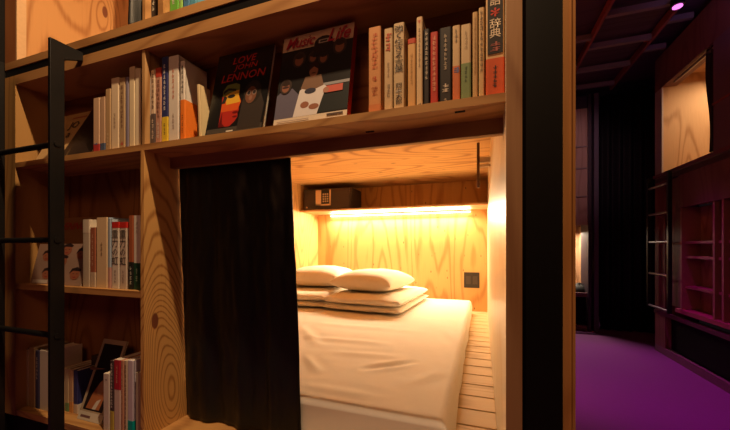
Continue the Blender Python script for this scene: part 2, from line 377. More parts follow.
def duvet(loc, w_, d_, h_, rotz, seed, label):
    """quilt folded in three: stacked rolls with a round fold at the front edge"""
    e = empty('folded_duvet', loc, label, 'duvet', 'folded duvets under the pillows', (0, 0, rotz))
    mb = MB()
    def lay(k, z0, sh_, t):
        def f(u, v):
            ang = 2 * math.pi * v; ca, sa = math.cos(ang), math.sin(ang)
            x = (u - .5) * w_ * (1 - sh_); e_ = abs(2 * u - 1); end = (max(0, 1 - e_ ** 9)) ** .5
            yy = math.copysign(abs(ca) ** .45, ca) * d_ / 2 * (1 - .02 * e_ ** 4); zz = math.copysign(abs(sa) ** .62, sa) * t / 2 * end
            puff = .012 * noise.noise(Vector((x * 6 + seed, yy * 6, k * 7.3 + zz * 8))) + .005 * noise.noise(Vector((x * 22 + seed, yy * 16, k)))
            return x, yy + puff, z0 + t / 2 + zz * 1.08 + (puff * .8 if zz > 0 else 0)
        mb.grid(f, 40, 48)
    lay(0, 0, 0, h_ * .42); lay(1, h_ * .40, .02, h_ * .60)
    mb.build('quilt', pillow_m, e, smooth=True)
    return e
dz_ = mz + .009
duvet((-.845, 2.80, dz_), .66, .92, .118, math.radians(-4), 1, 'cream folded duvet under the right pillow at the head of the bed')
duvet((-1.50, 2.82, dz_), .58, .86, .118, math.radians(2), 9, 'cream folded duvet under the left pillow, half behind the black curtain')
pillow('pillow', (-.90, 2.78, dz_ + .120), .56, .58, .18, math.radians(-8), 4, 'white pillow lying on the right folded duvet', group='pillows on the bed', pw=2.8, ex=.40)
pillow('pillow', (-1.49, 2.94, dz_ + .120), .58, .58, .19, math.radians(4), 7, 'white pillow lying on the left folded duvet, nearer the curtain', group='pillows on the bed', pw=2.8, ex=.40)

# head shelf, safe, led, socket
hs = W(MB().box(XL + .001, XR - .001, 3.04, YB - .001, .366, .384), 'head_shelf', wood('head_shelf_wood', (.62, .36, .16), (.42, .2, .08), X_, 5, 2.4, 21), bevel=.001)
tag(hs, 'long wooden shelf across the head of the bunk above the light strip', 'shelf')
led = empty('led_strip', (-.86, 3.42, .366), 'glowing warm light strip under the head shelf', 'light')
W(MB().box(-1.63, -.10, 3.405, 3.445, .352, .3655), 'housing', plain('led_housing', (.6, .6, .58)), led)
W(MB().box(-1.62, -.11, 3.408, 3.442, .346, .352), 'diffuser', led_m, led)
sx0, sx1 = -1.765, -1.23
sf = empty('safe', (-1.5, 3.05, .384), 'dark grey electronic safe on the left end of the head shelf', 'safe')
sz0, sz1 = .3845, .600
W(MB().box(sx0, sx1, 3.065, 3.36, sz0, sz1), 'body', dark_m, sf, bevel=.006)
W(MB().box(sx0 + .012, sx1 - .012, 3.052, 3.0645, sz0 + .01, sz1 - .012), 'door', plain('safe_door', (.055, .04, .034), .42), sf, bevel=.002)
kx0 = on_y(316, 0, 3.05)[0]; kx1 = on_y(331, 0, 3.05)[0]; kz0 = on_y(316, 206, 3.05)[1]; kz1 = on_y(316, 190.5, 3.05)[1]
W(MB().box(kx0, kx1, 3.046, 3.0515, kz0, kz1), 'keypad', plain('keypad_dark', (.02, .02, .02)), sf, bevel=.001)
kw = kx1 - kx0; kh = kz1 - kz0
W(MB().box(kx0, kx0 + kw * .36, 3.043, 3.046, kz0, kz1).box(kx0, kx1, 3.043, 3.046, kz0, kz0 + kh * .10).box(kx1 - kw * .09, kx1, 3.043, 3.046, kz0, kz1), 'keypad_plate', plain('keypad_tan', (.72, .52, .34)), sf)
mb = MB()
for a in range(3):
    for b in range(4): mb.box(kx0 + kw * (.46 + a * .14), kx0 + kw * (.56 + a * .14), 3.044, 3.046, kz0 + kh * (.22 + b * .15), kz0 + kh * (.32 + b * .15))
W(mb, 'keypad_button', plain('button_grey', (.45, .36, .28)), sf)
W(MB().prism([(sx0 + .03, sz0 + .02), (sx0 + .055, sz0 + .02), (sx0 + .042, sz0 + .04)], 3.050, 3.0525, 'y'), 'warning_mark', plain('mark_tan', (.6, .42, .25)), sf)
oa = on_y(464, 287.5, YB); ob = on_y(479.5, 272.5, YB)
so = empty('wall_socket', ((oa[0] + ob[0]) / 2, YB - .005, oa[1]), 'black square socket plate on the back wall at the right', 'socket')
W(MB().box(oa[0], ob[0], YB - .010, YB - .0005, oa[1], ob[1]), 'plate', plain('socket_black', (.035, .028, .022), .5), so, bevel=.002)
xm = (oa[0] + ob[0]) / 2; zm = (oa[1] + ob[1]) / 2
for a in (-1, 1):
    W(MB().box(xm + a * .032 - .022, xm + a * .032 + .022, YB - .0125, YB - .0102, zm - .04, zm + .04), 'outlet', plain('outlet_dark', (.07, .05, .04)), so, bevel=.001)
rd = empty('hanging_rod', (-.02, 2.2, .38), 'thin dark metal rod hanging from the bunk ceiling beside the right wall', 'rod')
W(MB().tube((-.022, 2.2, .374), (-.022, 2.2, .654), .009, 10), 'rod', plain('bronze_rod', (.10, .045, .02), .4, .5, .4), rd)
W(MB().box(-.013, XR - .001, 2.185, 2.215, .50, .515).box(-.013, XR - .001, 2.185, 2.215, .53, .56), 'bracket', plain('rod_bracket', (.6, .45, .3)), rd)

# black curtain in the lower opening
def curtain(name, x0t, x1t, x0b, x1b, y0, zt, zb, folds, amp, seed, label, yb=0, wave=0, n=110, m_=60):
    mb = MB()
    def f(u, v):
        zz = zt + (zb - zt) * v; xl = x0t + (x0b - x0t) * v; xr = x1t + (x1b - x1t) * v
        if wave: xr += wave * math.sin(v * 5 + .6) * v
        ph = u * folds * 2 * math.pi + seed + .7 * math.sin(v * 2.2 + u * 5)
        am = amp * (.55 + .6 * v)
        y = y0 + am * math.sin(ph) + .35 * am * math.sin(ph * 2.3 + v * 3 + seed) + yb * v + .004 * noise.noise(Vector((u * 20, v * 14, seed)))
        x = xl + (xr - xl) * u + am * .35 * math.cos(ph * 1.1 + 1)
        return x, y, zz
    mb.grid(f, n, m_)
    o = W(mb, name, black_cloth, smooth=True, solid=.003)
    return tag(o, label, 'curtain')
cy = .936
curtain('curtain', -1.066, on_y(290, 0, cy)[0], -1.063, on_y(300.5, 0, cy + .02)[0], cy, .31, -.640, 3.2, .009, 1.2, 'long black curtain drawn across the left part of the lit bunk opening', yb=.022)
# behind: rod carrying the curtain
cr = empty('curtain_rod', (-.5, cy, .312), 'black curtain rod just inside the bunk behind the lintel', 'curtain rod')
W(MB().tube((-1.068, cy + .016, .312), (XR - .002, cy + .016, .312), .005, 10), 'rod', black_metal, cr)
# black curtain of the upper bunk
curtain('curtain', on_y(133, 0, 1.0)[0], on_y(165, 0, 1.0)[0], on_y(131, 0, 1.0)[0], on_y(170, 0, 1.0)[0], 1.0, 2.1, .712, 2.5, .02, 3, 'black curtain hanging at the edge of the upper bunk, top left', n=60)

# ------------------------------------------------------------------ books
RN = random.Random(5)
def book(x0, x1, ys, zb, ht, colr, label, group, dp=.128, lean=0, band=None, ink=None, title=None, marks=None, top=None, side=None, tfrac=(.1, .9), box=None, yaw=0):
    th = x1 - x0; xm = (x0 + x1) / 2
    rot = (0, lean, yaw)
    px = xm
    e = empty('book', (px, ys, zb), label, 'book', group, rot)
    if lean:   # keep the lower corner on the shelf
        e.location.z += abs(math.sin(lean)) * th / 2
    h = th / 2; t = min(.0012, th * .2)
    cm = flat(colr)
    rr = min(.0035, th * .25)
    spine = [(-h, rr), (-h + rr * .3, rr * .3), (-h + rr, 0), (h - rr, 0), (h - rr * .3, rr * .3), (h, rr), (h, rr + .002), (-h, rr + .002)]
    mb = MB().prism(spine, 0, ht, 'z').box(-h, -h + t, rr, dp, 0, ht).box(h - t, h, rr, dp, 0, ht)
    mats = [cm]
    if side:
        mats.append(flat(side))
        mb.mi[-6:] = [1] * 6
    cv = mb.build('cover', mats, e)
    MB().box(-h + t, h - t, rr + .0021, dp - .002, .0025, ht - .0025).build('page_block', paper, e)
    def sleeve(z0, z1, cc, nm):
        q = .0004
        sp = [(-h - q, rr), (-h + rr * .3 - q, rr * .3 - q), (-h + rr, -q), (h - rr, -q), (h - rr * .3 + q, rr * .3 - q), (h + q, rr), (h + q, dp * .98), (h + q * .4, dp * .98), (h, rr + .0005), (-h, rr + .0005), (-h - q * .4, dp * .98), (-h - q, dp * .98)]
        m2 = MB(); 
        m2.prism([(-h - q, rr), (-h + rr * .3 - q, rr * .3 - q), (-h + rr, -q), (h - rr, -q), (h - rr * .3 + q, rr * .3 - q), (h + q, rr)], z0, z1, 'z')
        m2.box(h, h + q, rr, dp, z0, z1).box(-h - q, -h, rr, dp, z0, z1)
        m2.build(nm, flat(cc), e)
    if band: sleeve(.0003, ht * band[0], band[1], 'paper_band')
    if top: sleeve(ht * (1 - top[0]), ht - .0002, top[1], 'spine_top_block')
    w0 = h * .84
    if title:
        txt, ic, f0, f1 = title[:4]
        text_mesh(txt, -w0, w0, ht * f0, ht * f1, -.0007, 'spine_title', flat(ic), cv, vertical=True)
    for mk in (marks or ()):
        n, ic, f0, f1 = mk[:4]; wf = mk[4] if len(mk) > 4 else .55
        scribble(RN, n, -h * wf, h * wf, ht * f0, ht * f1, -.0007).build('spine_lettering', flat(ic), cv)
    return e
def row(tbl, ys, zb, group):
    for r in tbl:
        p0, p1, ty, colr, label = r[:5]; kw = dict(r[5]) if len(r) > 5 else {}
        yy = kw.pop('ys', ys)
        x0 = on_y(p0, 0, yy)[0]; x1 = on_y(p1, 0, yy)[0]; pm = (p0 + p1) / 2
        zt = on_y(pm, ty, yy)[1]
        book(x0 + .0004, x1 - .0004, yy, zb + .0005, zt - zb, colr, label, group, **kw)
CR, TAN, WH, BK = (.72, .58, .38), (.58, .40, .22), (.78, .72, .62), (.02, .018, .018)
RED, ORG, NAVY, INK = (.50, .04, .02), (.85, .22, .03), (.04, .05, .22), (.03, .02, .02)
G1 = 'books standing on the shelf above the bunk opening'
row([
 (368.3, 381, 27, (.70, .33, .13), 'thick peach orange book with faint red lettering, leftmost of the row beside the red-edged magazine', dict(marks=((9, (.55, .12, .04), .52, .93), (3, (.4, .1, .03), .22, .32), (1, (.5, .08, .03), .38, .44, .5)), band=(.12, (.66, .24, .09)))),
 (384, 392.8, 28.5, (.66, .48, .27), 'cream book with a red title block at the top of its spine', dict(marks=((2, (.55, .10, .05), .72, .95, .8), (3, (.3, .22, .15), .42, .6, .3), (3, (.2, .15, .1), .18, .34, .4)))),
 (393.4, 404.5, 23, (.66, .50, .29), 'cream book with large bold black Japanese characters down its spine', dict(title=('強く生きる言葉', INK, .44, .97), marks=())),
 (407.5, 415.8, 38.5, (.72, .42, .16), 'short amber book with a red stripe near its top', dict(marks=((6, (.45, .25, .08), .35, .8, .35),), top=(.07, (.55, .07, .03)))),
 (416.2, 422.8, 17, (.74, .55, .32), 'tall narrow cream book with a red mark at its top', dict(marks=((1, (.6, .08, .03), .93, .97, .7), (8, (.3, .2, .12), .45, .88, .4), (1, INK, .03, .06, .6)))),
 (423.4, 429.6, 29, (.025, .022, .025), 'slim black book with white lettering left of the red one', dict(marks=((10, (.6, .5, .38), .35, .97, .5),))),
 (430.2, 438.2, 32, (.50, .045, .03), 'deep red book with pale lettering between two black books', dict(marks=((11, (.75, .35, .2), .2, .95, .5),))),
 (439.4, 451.8, 27.5, (.022, .02, .02), 'thick black book with a white title and a pale label near the foot', dict(marks=((8, (.5, .4, .28), .45, .92, .3), (2, (.7, .6, .48), .16, .28, .55), (2, (.5, .4, .3), .03, .09, .3)))),
 (452.4, 460.4, 25.5, (.66, .47, .26), 'cream book with an orange lower half and a blue patch', dict(band=(.48, (.62, .17, .06)), marks=((3, (.2, .15, .1), .78, .96, .5), (1, (.15, .17, .35), .38, .47, 1)))),
 (461, 471.2, 24.3, (.64, .48, .28), 'cream book with a green lower half', dict(band=(.50, (.20, .28, .12)), marks=((4, (.35, .25, .15), .68, .92, .35), (4, (.06, .1, .05), .25, .46, .3)))),
 (472.4, 478, 12, (.56, .36, .16), 'tall thin tan book left of its thicker neighbour by the dictionary', dict(marks=((12, (.35, .2, .08), .3, .95, .4),))),
 (478.6, 484.6, 7.5, (.62, .42, .2), 'tall tan book with black lettering leaning beside the big dictionary', dict(marks=((12, (.12, .07, .04), .3, .97, .6),))),
], .824, .345, G1)
# the 岡本太郎 author line of the bold book is added to its spine below
for o in col.objects:
    if o.get('label', '').startswith('cream book with large bold black'):
        text_mesh('岡本太郎', -.0085, .0085, .018, .072, -.0007, 'spine_author', flat(INK), [c for c in o.children if c.name.startswith('cover')][0], vertical=True)
# dictionary
xd0, xd1 = on_y(486, 0, .815)[0], on_y(505, 0, .815)[0]
dct = book(xd0, xd1 - .001, .815, .3455, .262, (.66, .42, .2), 'thick dictionary with a black title panel and red paper band, rightmost on the shelf', G1, dp=.15, band=(.335, (.60, .09, .02)))
MB().box(-.0165, .0165, -.0012, -.0003, .098, .258).build('title_panel', flat((.015, .012, .012)), dct)
text_mesh('代語', -.012, .012, .208, .254, -.0016, 'panel_title', flat((.75, .62, .45)), dct, vertical=True)
text_mesh('✽', -.010, .010, .182, .203, -.0016, 'panel_flower', flat((.6, .05, .03)), dct)
text_mesh('辞典', -.012, .012, .134, .178, -.0016, 'panel_title', flat((.75, .62, .45)), dct, vertical=True)
scribble(RN, 2, -.011, .011, .102, .126, -.0016).build('panel_lettering', flat((.4, .12, .1)), dct)
scribble(RN, 5, -.006, .006, .02, .072, -.0009).build('band_lettering', flat(INK), dct)

G2 = 'books at the left end of the shelf right of the thin divider'
row([
 (144.6, 147.4, 75, (.5, .05, .03), 'slim red and white book directly right of the thin shelf divider', dict(band=(.38, (.6, .55, .5)), marks=((6, (.8, .7, .6), .5, .9, .6),))),
 (147.7, 150.4, 73, (.30, .27, .26), 'slim grey book with a dark foot', dict(band=(.42, (.08, .07, .07)), marks=((6, INK, .5, .9, .6),))),
 (150.7, 154.9, 70, (.70, .56, .42), 'white book with black lettering between the grey and pinkish books', dict(band=(.42, (.10, .08, .08)), marks=((7, INK, .48, .95, .55), (4, (.7, .6, .5), .08, .36, .5)))),
 (155.3, 161, 68, (.55, .30, .22), 'pinkish brown book with a red top and dark lettering', dict(top=(.12, (.5, .05, .03)), marks=((9, (.15, .07, .05), .35, .85, .6), (4, (.7, .6, .5), .08, .3, .5)))),
 (161.4, 167.8, 57, (.035, .045, .17), 'navy blue book with white lettering and a yellow foot', dict(band=(.31, (.80, .60, .05)), marks=((9, (.7, .68, .65), .38, .92, .4), (3, (.2, .15, .05), .1, .24, .3)))),
 (168.2, 178.5, 56, (.80, .76, .68), 'thick white book with faint red lettering right of the navy one', dict(marks=((6, (.6, .2, .12), .5, .86, .25), (3, (.5, .4, .35), .15, .35, .25)), dp=.12)),
], .822, .345, G2)
row([
 (180, 184.8, 61.5, (.80, .77, .70), 'white book with black lettering and a broad orange paper band', dict(band=(.52, (.90, .24, .03)), marks=((6, INK, .60, .95, .5), (3, (.3, .08, .02), .1, .34, .35)), dp=.05)),
 (198.6, 201.4, 84, (.80, .66, .38), 'plain cream book leaning left against the orange-banded book', dict(lean=-.05, dp=.045)),
], .822, .345, G2)
G3 = 'books on the upper left shelf behind the ladder'
row([
 (93, 99.4, 98, (.64, .44, .29), 'pinkish cream book with a red foot, leftmost of its group', dict(band=(.17, (.45, .05, .05)), marks=((1, (.1, .15, .4), .15, .19, .8),))),
 (99.8, 104.8, 97, (.55, .37, .24), 'rosy tan book with a dark blue foot', dict(band=(.17, (.08, .12, .22)))),
 (105.2, 110.4, 89, (.50, .34, .18), 'tan book a little taller than the two with coloured feet', dict(marks=((4, (.7, .55, .35), .1, .3, .4),))),
 (110.9, 118.6, 78, (.80, .66, .46), 'thick cream book with small lettering on the upper left shelf', dict(marks=((4, (.4, .28, .18), .3, .52, .3),))),
 (119, 124.8, 78, (.50, .36, .20), 'tan book with dark lettering and a red foot mark', dict(marks=((9, (.2, .1, .06), .3, .9, .5), (1, (.5, .05, .05), .06, .12, .7)))),
 (125.2, 128.2, 77, (.22, .20, .28), 'very thin blue grey book left of the tallest cream one', {}),
 (128.8, 134.5, 67, (.78, .66, .44), 'tallest cream book standing against the thin divider', dict(dp=.13)),
 (134.8, 140.2, 68.5, (.82, .72, .52), 'pale ivory book squeezed against the thin divider', dict(dp=.13)),
], .822, .345, G3)
G4 = 'books on the middle left shelf'
row([
 (82.5, 89.5, 219.5, (.60, .52, .40), 'pale grey book with a white top, leftmost on the middle shelf', dict(top=(.2, (.74, .66, .52)), dp=.12)),
 (89.9, 95.3, 227.5, (.38, .13, .07), 'rust brown book with a pale foot on the middle shelf', dict(band=(.25, (.62, .50, .36)), marks=((6, (.7, .45, .3), .35, .9, .3),), dp=.12)),
 (96.2, 107, 217.5, (.78, .60, .36), 'wide cream and tan book with a pale blue edge on the middle shelf', dict(marks=((3, (.3, .2, .1), .45, .65, .25),), side=(.35, .45, .6), dp=.13)),
 (107.6, 110.6, 219, (.40, .50, .62), 'thin pale blue book on the middle shelf', dict(band=(.3, (.6, .35, .3)), dp=.12)),
 (111.6, 118.8, 222, (.76, .70, .60), 'left of the two white books with red tops and bold black Japanese title', dict(top=(.09, (.62, .03, .02)), title=('重力の虹', INK, .36, .88), marks=((4, (.3, .2, .15), .08, .28, .3),), dp=.13)),
 (119.6, 126.6, 222, (.66, .56, .46), 'right of the two white books with red tops and bold black Japanese title', dict(top=(.09, (.58, .03, .02)), title=('重力の虹', INK, .36, .88), marks=((4, (.3, .2, .15), .08, .28, .3),), dp=.13)),
 (128.4, 133, 215.5, (.40, .12, .05), 'reddish brown book with a black foot on the middle shelf', dict(band=(.37, (.02, .022, .018)), marks=((4, (.6, .6, .5), .06, .32, .5),), dp=.13)),
 (133.4, 140.2, 215.5, (.80, .76, .66), 'white book with a dark green foot against the plywood divider', dict(band=(.36, (.02, .075, .04)), marks=((3, (.5, .45, .4), .75, .92, .3), (2, (.3, .45, .3), .1, .3, .3)), dp=.13)),
], .824, -.150, G4)
G5 = 'books on the bottom shelf'
row([
 (22.6, 28.2, 349, (.50, .38, .24), 'tan book near the left post on the bottom shelf, leftmost there', dict(dp=.12)),
 (28.6, 34.6, 348, (.40, .27, .13), 'dull brown book second from the left post on the bottom shelf', dict(dp=.12)),
 (35, 39, 351, (.06, .06, .12), 'narrow dark blue book on the bottom shelf left of the ladder upright', dict(dp=.12, marks=((6, (.5, .45, .4), .5, .9, .5),))),
 (39.4, 48.6, 351, (.66, .60, .50), 'thick whitish book just left of the ladder upright on the bottom shelf', dict(dp=.12)),
], .835, -.665, G5)
row([
 (60.5, 64.3, 368.5, (.70, .54, .34), 'thin cream book right of the ladder upright under the lying books', dict(dp=.11, marks=((8, INK, .3, .9, .5),))),
 (64.7, 68.4, 369, (.55, .45, .28), 'thin olive cream book right of the ladder upright', dict(dp=.11, band=(.2, (.15, .3, .15)))),
 (68.8, 72.8, 370, (.62, .42, .24), 'thin orange tan book left of the navy one on the bottom shelf', dict(dp=.11, band=(.25, (.7, .35, .12)))),
 (73.2, 77.6, 371, (.045, .05, .20), 'navy blue book with a white foot on the bottom shelf', dict(dp=.11, band=(.22, (.7, .6, .5)))),
], .860, -.665, G5)
row([
 (103, 109.2, 374, (.74, .68, .60), 'small white book in front of the leaning magazine on the bottom shelf', dict(dp=.10, marks=((1, (.2, .15, .15), .88, .92, .5),))),
 (109.8, 113.4, 361, (.07, .05, .05), 'dark book with white lettering and a yellow foot on the bottom shelf', dict(dp=.12, band=(.30, (.55, .45, .08)), marks=((14, (.7, .65, .6), .34, .97, .7),))),
 (113.8, 120.2, 360, (.72, .58, .52), 'pinkish white book with a crimson upper part on the bottom shelf', dict(dp=.12, top=(.40, (.50, .03, .05)), marks=((4, (.85, .5, .3), .68, .93, .2),))),
 (120.6, 123.6, 361, (.60, .32, .20), 'thin rusty book on the bottom shelf beside the crimson-topped book', dict(dp=.12, marks=((9, (.8, .6, .4), .2, .9, .5),))),
 (124, 127, 361, (.66, .55, .40), 'thin speckled cream book left of the lilac book', dict(dp=.12, marks=((14, (.25, .12, .08), .1, .95, .7),))),
 (127.4, 133, 361, (.66, .60, .72), 'pale lilac book with a teal foot on the bottom shelf', dict(dp=.12, band=(.22, (.0, .42, .40)), side=(.66, .60, .72))),
 (135.3, 139.8, 373, (.50, .42, .30), 'short grey tan book against the plywood divider on the bottom shelf', dict(dp=.10)),
], .815, -.665, G5)
# upper shelf glimpses
G6 = 'books on the uppermost shelf'
for p0, p1, cc, lb in ((145.5, 150, (.05, .035, .025), 'dark brown book at the left end of the uppermost shelf'), (150.5, 156.5, (.03, .025, .025), 'black book at the left end of the uppermost shelf'),
                       (169.5, 178, (.12, .42, .05), 'bright green book on the uppermost shelf'), (178.5, 182, (.25, .5, .1), 'thin lime green book on the uppermost shelf'),
                       (183, 189, (.06, .20, .40), 'blue book on the uppermost shelf'), (189.5, 196, (.08, .3, .45), 'light blue book at the right of the uppermost shelf')):
    book(on_y(p0, 0, .822)[0], on_y(p1, 0, .822)[0], .822, .7635, .19, cc, lb, G6, dp=.12, marks=((6, (.6, .6, .5), .2, .8, .4),))

# lying books of the bottom shelf
def lying(name, x0, x1, y0, y1, z0, z1, colr, label, rotz=0, spine_marks=None):
    xm, ym = (x0 + x1) / 2, (y0 + y1) / 2; e = empty(name, (xm, ym, z0), label, 'book', 'books lying on the bottom shelf', (0, 0, rotz)); a, b, hh = (x1 - x0) / 2, (y1 - y0) / 2, z1 - z0
    MB().box(-a, a, -b, b, 0, .0015).box(-a, a, -b, b, hh - .0015, hh).box(-a, a, -b, -b + .003, .0015, hh - .0015).build('cover', flat(colr), e)
    MB().box(-a + .002, a - .002, -b + .003, b - .002, .0015, hh - .0015).build('page_block', paper, e)
    if spine_marks:
        mb = MB(); n = 7
        for i in range(n):
            q = -a * .3 + i * a * .14; mb.box(q, q + a * .09, -b - .0006, -b - .0001, hh * .3, hh * .7)
        mb.build('spine_lettering', flat((.6, .52, .42)), e)
    return e
zc = on_y(68, 369, .87)[1]
lying('book', -1.50, -1.395, .897, .976, zc + .001, zc + .012, (.24, .13, .07), 'brown book lying flat across the thin standing books', .05)
lying('book', -1.52, -1.33, .915, .978, zc + .0125, zc + .05, (.055, .035, .03), 'dark book with pale lettering lying on the brown one at the back', .04, True)

# ------------------------------------------------------------------ magazines
def magazine(name, pbl, pbr, yf, zb, ht, lean, thick, label, group=None, cover=None, yaw=0, art=None, side=None, roll=0, pages=None):
    x0 = on_y(pbl, 0, yf)[0]; x1 = on_y(pbr, 0, yf)[0]; w_ = x1 - x0
    e = empty(name, (x0, yf, zb + .0008), label, 'magazine', group, (-lean, roll, yaw))
    t = .0008
    mb = MB().box(0, w_, 0, t, 0, ht).box(0, w_, thick - t, thick, 0, ht)
    mats = [flat(cover, .28, .5)]
    if side: 
        mats.append(flat(side)); mb.box(w_ - .0012, w_, t, thick - t, 0, ht, 1)
    else: mb.box(0, .001, t, thick - t, 0, ht)
    mb.build('cover', mats, e)
    MB().box(.0012, w_ - .0016, t, thick - t, .0012, ht - .0012).build('page_block', pages or paper, e)
    if art: art(e, w_, ht)
    return e
def painter(e, w_, h_, y0=-.0002):
    st = {'y': y0}
    def P(colr, pts, name='cover_picture'):
        acc.setdefault(tuple(colr), []).append(([(u * w_, v * h_) for u, v in pts], st['y'])); st['y'] -= .00005
    acc = {}
    def done(name='cover_picture'):
        mb = MB(); mats = []
        for i, (cc, L_) in enumerate(acc.items()):
            mats.append(flat(cc, .3, .5))
            for pts, yy in L_: mb.poly([(a, yy, b) for a, b in pts], i)
        mb.build(name, mats, e)
    return P, done
def ell(cx, cy_, rx, ry, n=14): return [(cx + rx * math.cos(2 * math.pi * i / n), cy_ + ry * math.sin(2 * math.pi * i / n)) for i in range(n)]
def art1(e, w_, h_):
    P, done = painter(e, w_, h_)
    P((.07, .06, .05), [(.02, .0), (.98, .0), (.98, .09), (.02, .09)])
    prof = [(.22, .10), (.22, .30), (.20, .52), (.28, .60), (.44, .60), (.50, .56), (.50, .46), (.56, .38), (.53, .34), (.545, .28), (.53, .24), (.54, .20), (.50, .15), (.42, .10)]
    P((.42, .03, .02), prof)
    P((.62, .10, .02), [(.22, .28), (.52, .28), (.56, .37), (.50, .45), (.5, .48), (.22, .44)])
    P((.70, .40, .04), [(.30, .36), (.55, .37), (.50, .46), (.50, .55), (.36, .53), (.26, .46)])
    P((.16, .20, .05), [(.21, .46), (.34, .50), (.50, .52), (.50, .58), (.42, .61), (.26, .60), (.20, .53)])
    P((.02, .02, .02), [(.22, .49), (.30, .53), (.44, .51), (.44, .535), (.30, .56), (.21, .53)])
    P((.02, .02, .02), ell(.37, .455, .07, .022)); P((.02, .02, .02), [(.21, .38), (.24, .47), (.30, .45), (.27, .38)])
    P((.15, .01, .01), ell(.49, .255, .055, .014)); P((.15, .01, .01), ell(.49, .205, .045, .010)); P((.12, .01, .01), [(.22, .10), (.25, .28), (.28, .14), (.34, .1)])
    P((.045, .035, .03), [(.56, .05), (.95, .05), (.97, .30), (.90, .42), (.78, .58), (.66, .52), (.58, .36)])
    P((.03, .025, .02), ell(.74, .46, .15, .14)); P((.17, .075, .045), ell(.72, .43, .095, .10)); P((.25, .12, .08), ell(.72, .395, .03, .03))
    for q in (.68, .775):
        P((.30, .22, .18), ell(q, .455, .036, .03)); P((.03, .02, .02), ell(q, .455, .028, .022))
    P((.65, .6, .5), [(.38, .035), (.50, .035), (.50, .05), (.38, .05)])
    done()
    for tx, a, b, c, d in (('LOVE', .30, .72, .845, .93), ('JOHN', .34, .76, .745, .83), ('LENNON', .14, .92, .635, .73)):
        text_mesh(tx, w_ * a, w_ * b, h_ * c, h_ * d, -.0018, 'cover_title', flat((.42, .03, .02), .3), e, res=2, shear=.15)
def art2(e, w_, h_):
    P, done = painter(e, w_, h_)
    P((.62, .46, .33), [(0, .83), (1, .83), (1, 1), (0, 1)]); P((.66, .56, .44), [(0, 0), (1, 0), (1, .085), (0, .085)])
    P((.02, .018, .018), [(0, .085), (1, .085), (1, .83), (0, .83)])
    P((.13, .12, .17), [(.0, .085), (.30, .085), (.32, .32), (.22, .40), (.06, .38), (0, .34)])         # figure at the left
    P((.03, .035, .035), [(.62, .10), (1, .10), (1, .36), (.66, .34)]); P((.30, .30, .32), [(.62, .37), (1, .37), (1, .40), (.62, .40)])
    P((.66, .62, .62), [(.27, .085), (.33, .36), (.44, .42), (.60, .42), (.70, .36), (.66, .26), (.60, .085)])   # light jacket
    P((.20, .12, .08), [(.34, .38), (.39, .50), (.61, .50), (.66, .38), (.5, .34)])
    P((.33, .15, .09), ell(.50, .55, .062, .065)); P((.04, .02, .02), [(.43, .56), (.44, .63), (.50, .65), (.56, .63), (.57, .56), (.5, .60)])
    P((.05, .02, .02), ell(.50, .53, .03, .006)); 
    P((.30, .13, .08), ell(.42, .20, .06, .035)); P((.30, .13, .08), ell(.55, .17, .07, .03)); P((.05, .05, .07), ell(.48, .34, .08, .03))
    for a, b, r in ((.27, .70, .06), (.47, .70, .045), (.62, .67, .048), (.83, .76, .06), (.12, .42, .055)):
        P((.055, .04, .035), ell(a, b + .01, r * 1.6, r * 1.5)); P((.26, .11, .07), ell(a, b, r, r * 1.0)); P((.04, .025, .02), ell(a, b + r * .75, r * 1.05, r * .5))
    P((.05, .03, .03), ell(.12, .42, .05, .012))
    P((.55, .13, .10), [(.70, .29), (.92, .29), (.92, .36), (.70, .36)]); P((.4, .2, .14), ell(.70, .32, .04, .03))
    P((.025, .02, .02), ell(.60, .85, .13, .075)); P((.025, .02, .02), [(.47, .70), (.73, .70), (.73, .86), (.47, .86)])
    P((.45, .43, .40), [(.53, .845), (.67, .845), (.67, .885), (.53, .885)]); P((.03, .03, .03), [(.55, .855), (.65, .855), (.65, .875), (.55, .875)])
    P((.10, .07, .06), [(.74, .05), (.95, .05), (.95, .07), (.74, .07)]); P((.4, .3, .25), [(.05, .045), (.5, .045), (.5, .055), (.05, .055)])
    done()
    text_mesh('Music', w_ * .06, w_ * .48, h_ * .845, h_ * .965, -.0040, 'cover_title', flat((.42, .03, .06), .3), e, res=2, shear=.35)
    text_mesh('Life', w_ * .66, w_ * .97, h_ * .835, h_ * .975, -.0040, 'cover_title', flat((.42, .03, .06), .3), e, res=2, shear=.35)
magazine('magazine', 204.5, 262, .822, .345, .300, .215, .012, 'black magazine with red lettering and a red and yellow half face on its cover', cover=(.012, .011, .011), art=art1)
MG = magazine('magazine', 273, 346.5, .820, .345, .302, .20, .026, 'magazine with red script title and a group portrait, a red edge at its right', cover=(.05, .04, .04), art=art2, side=(.45, .03, .02))
def art3(e, w_, h_):   # cream cover with big letters behind the ladder
    P, done = painter(e, w_, h_)
    P((.60, .40, .18), [(0, 0), (1, 0), (1, 1), (0, 1)]); P((.03, .015, .012), [(.80, 0), (1, 0), (1, 1), (.95, 1)]); P((.42, .08, .04), [(.45, .88), (.9, .88), (.9, .91), (.45, .91)])
    done()
    text_mesh('JO', w_ * .50, w_ * .80, h_ * .62, h_ * .80, -.0018, 'cover_title', flat((.03, .02, .02)), e, res=3)
    text_mesh('a', w_ * .60, w_ * .72, h_ * .46, h_ * .56, -.0018, 'cover_title', flat((.04, .02, .02)), e, res=3)
magazine('magazine', 33, 64, .835, .345, .255, .42, .006, 'tan magazine with large black letters half hidden behind the ladder upright', cover=(.38, .24, .1), art=art3)
magazine('magazine', 64.5, 89, .835, .345, .262, .40, .008, 'almost black magazine leaning on the upper left shelf beside the pinkish books', cover=(.02, .012, .012))
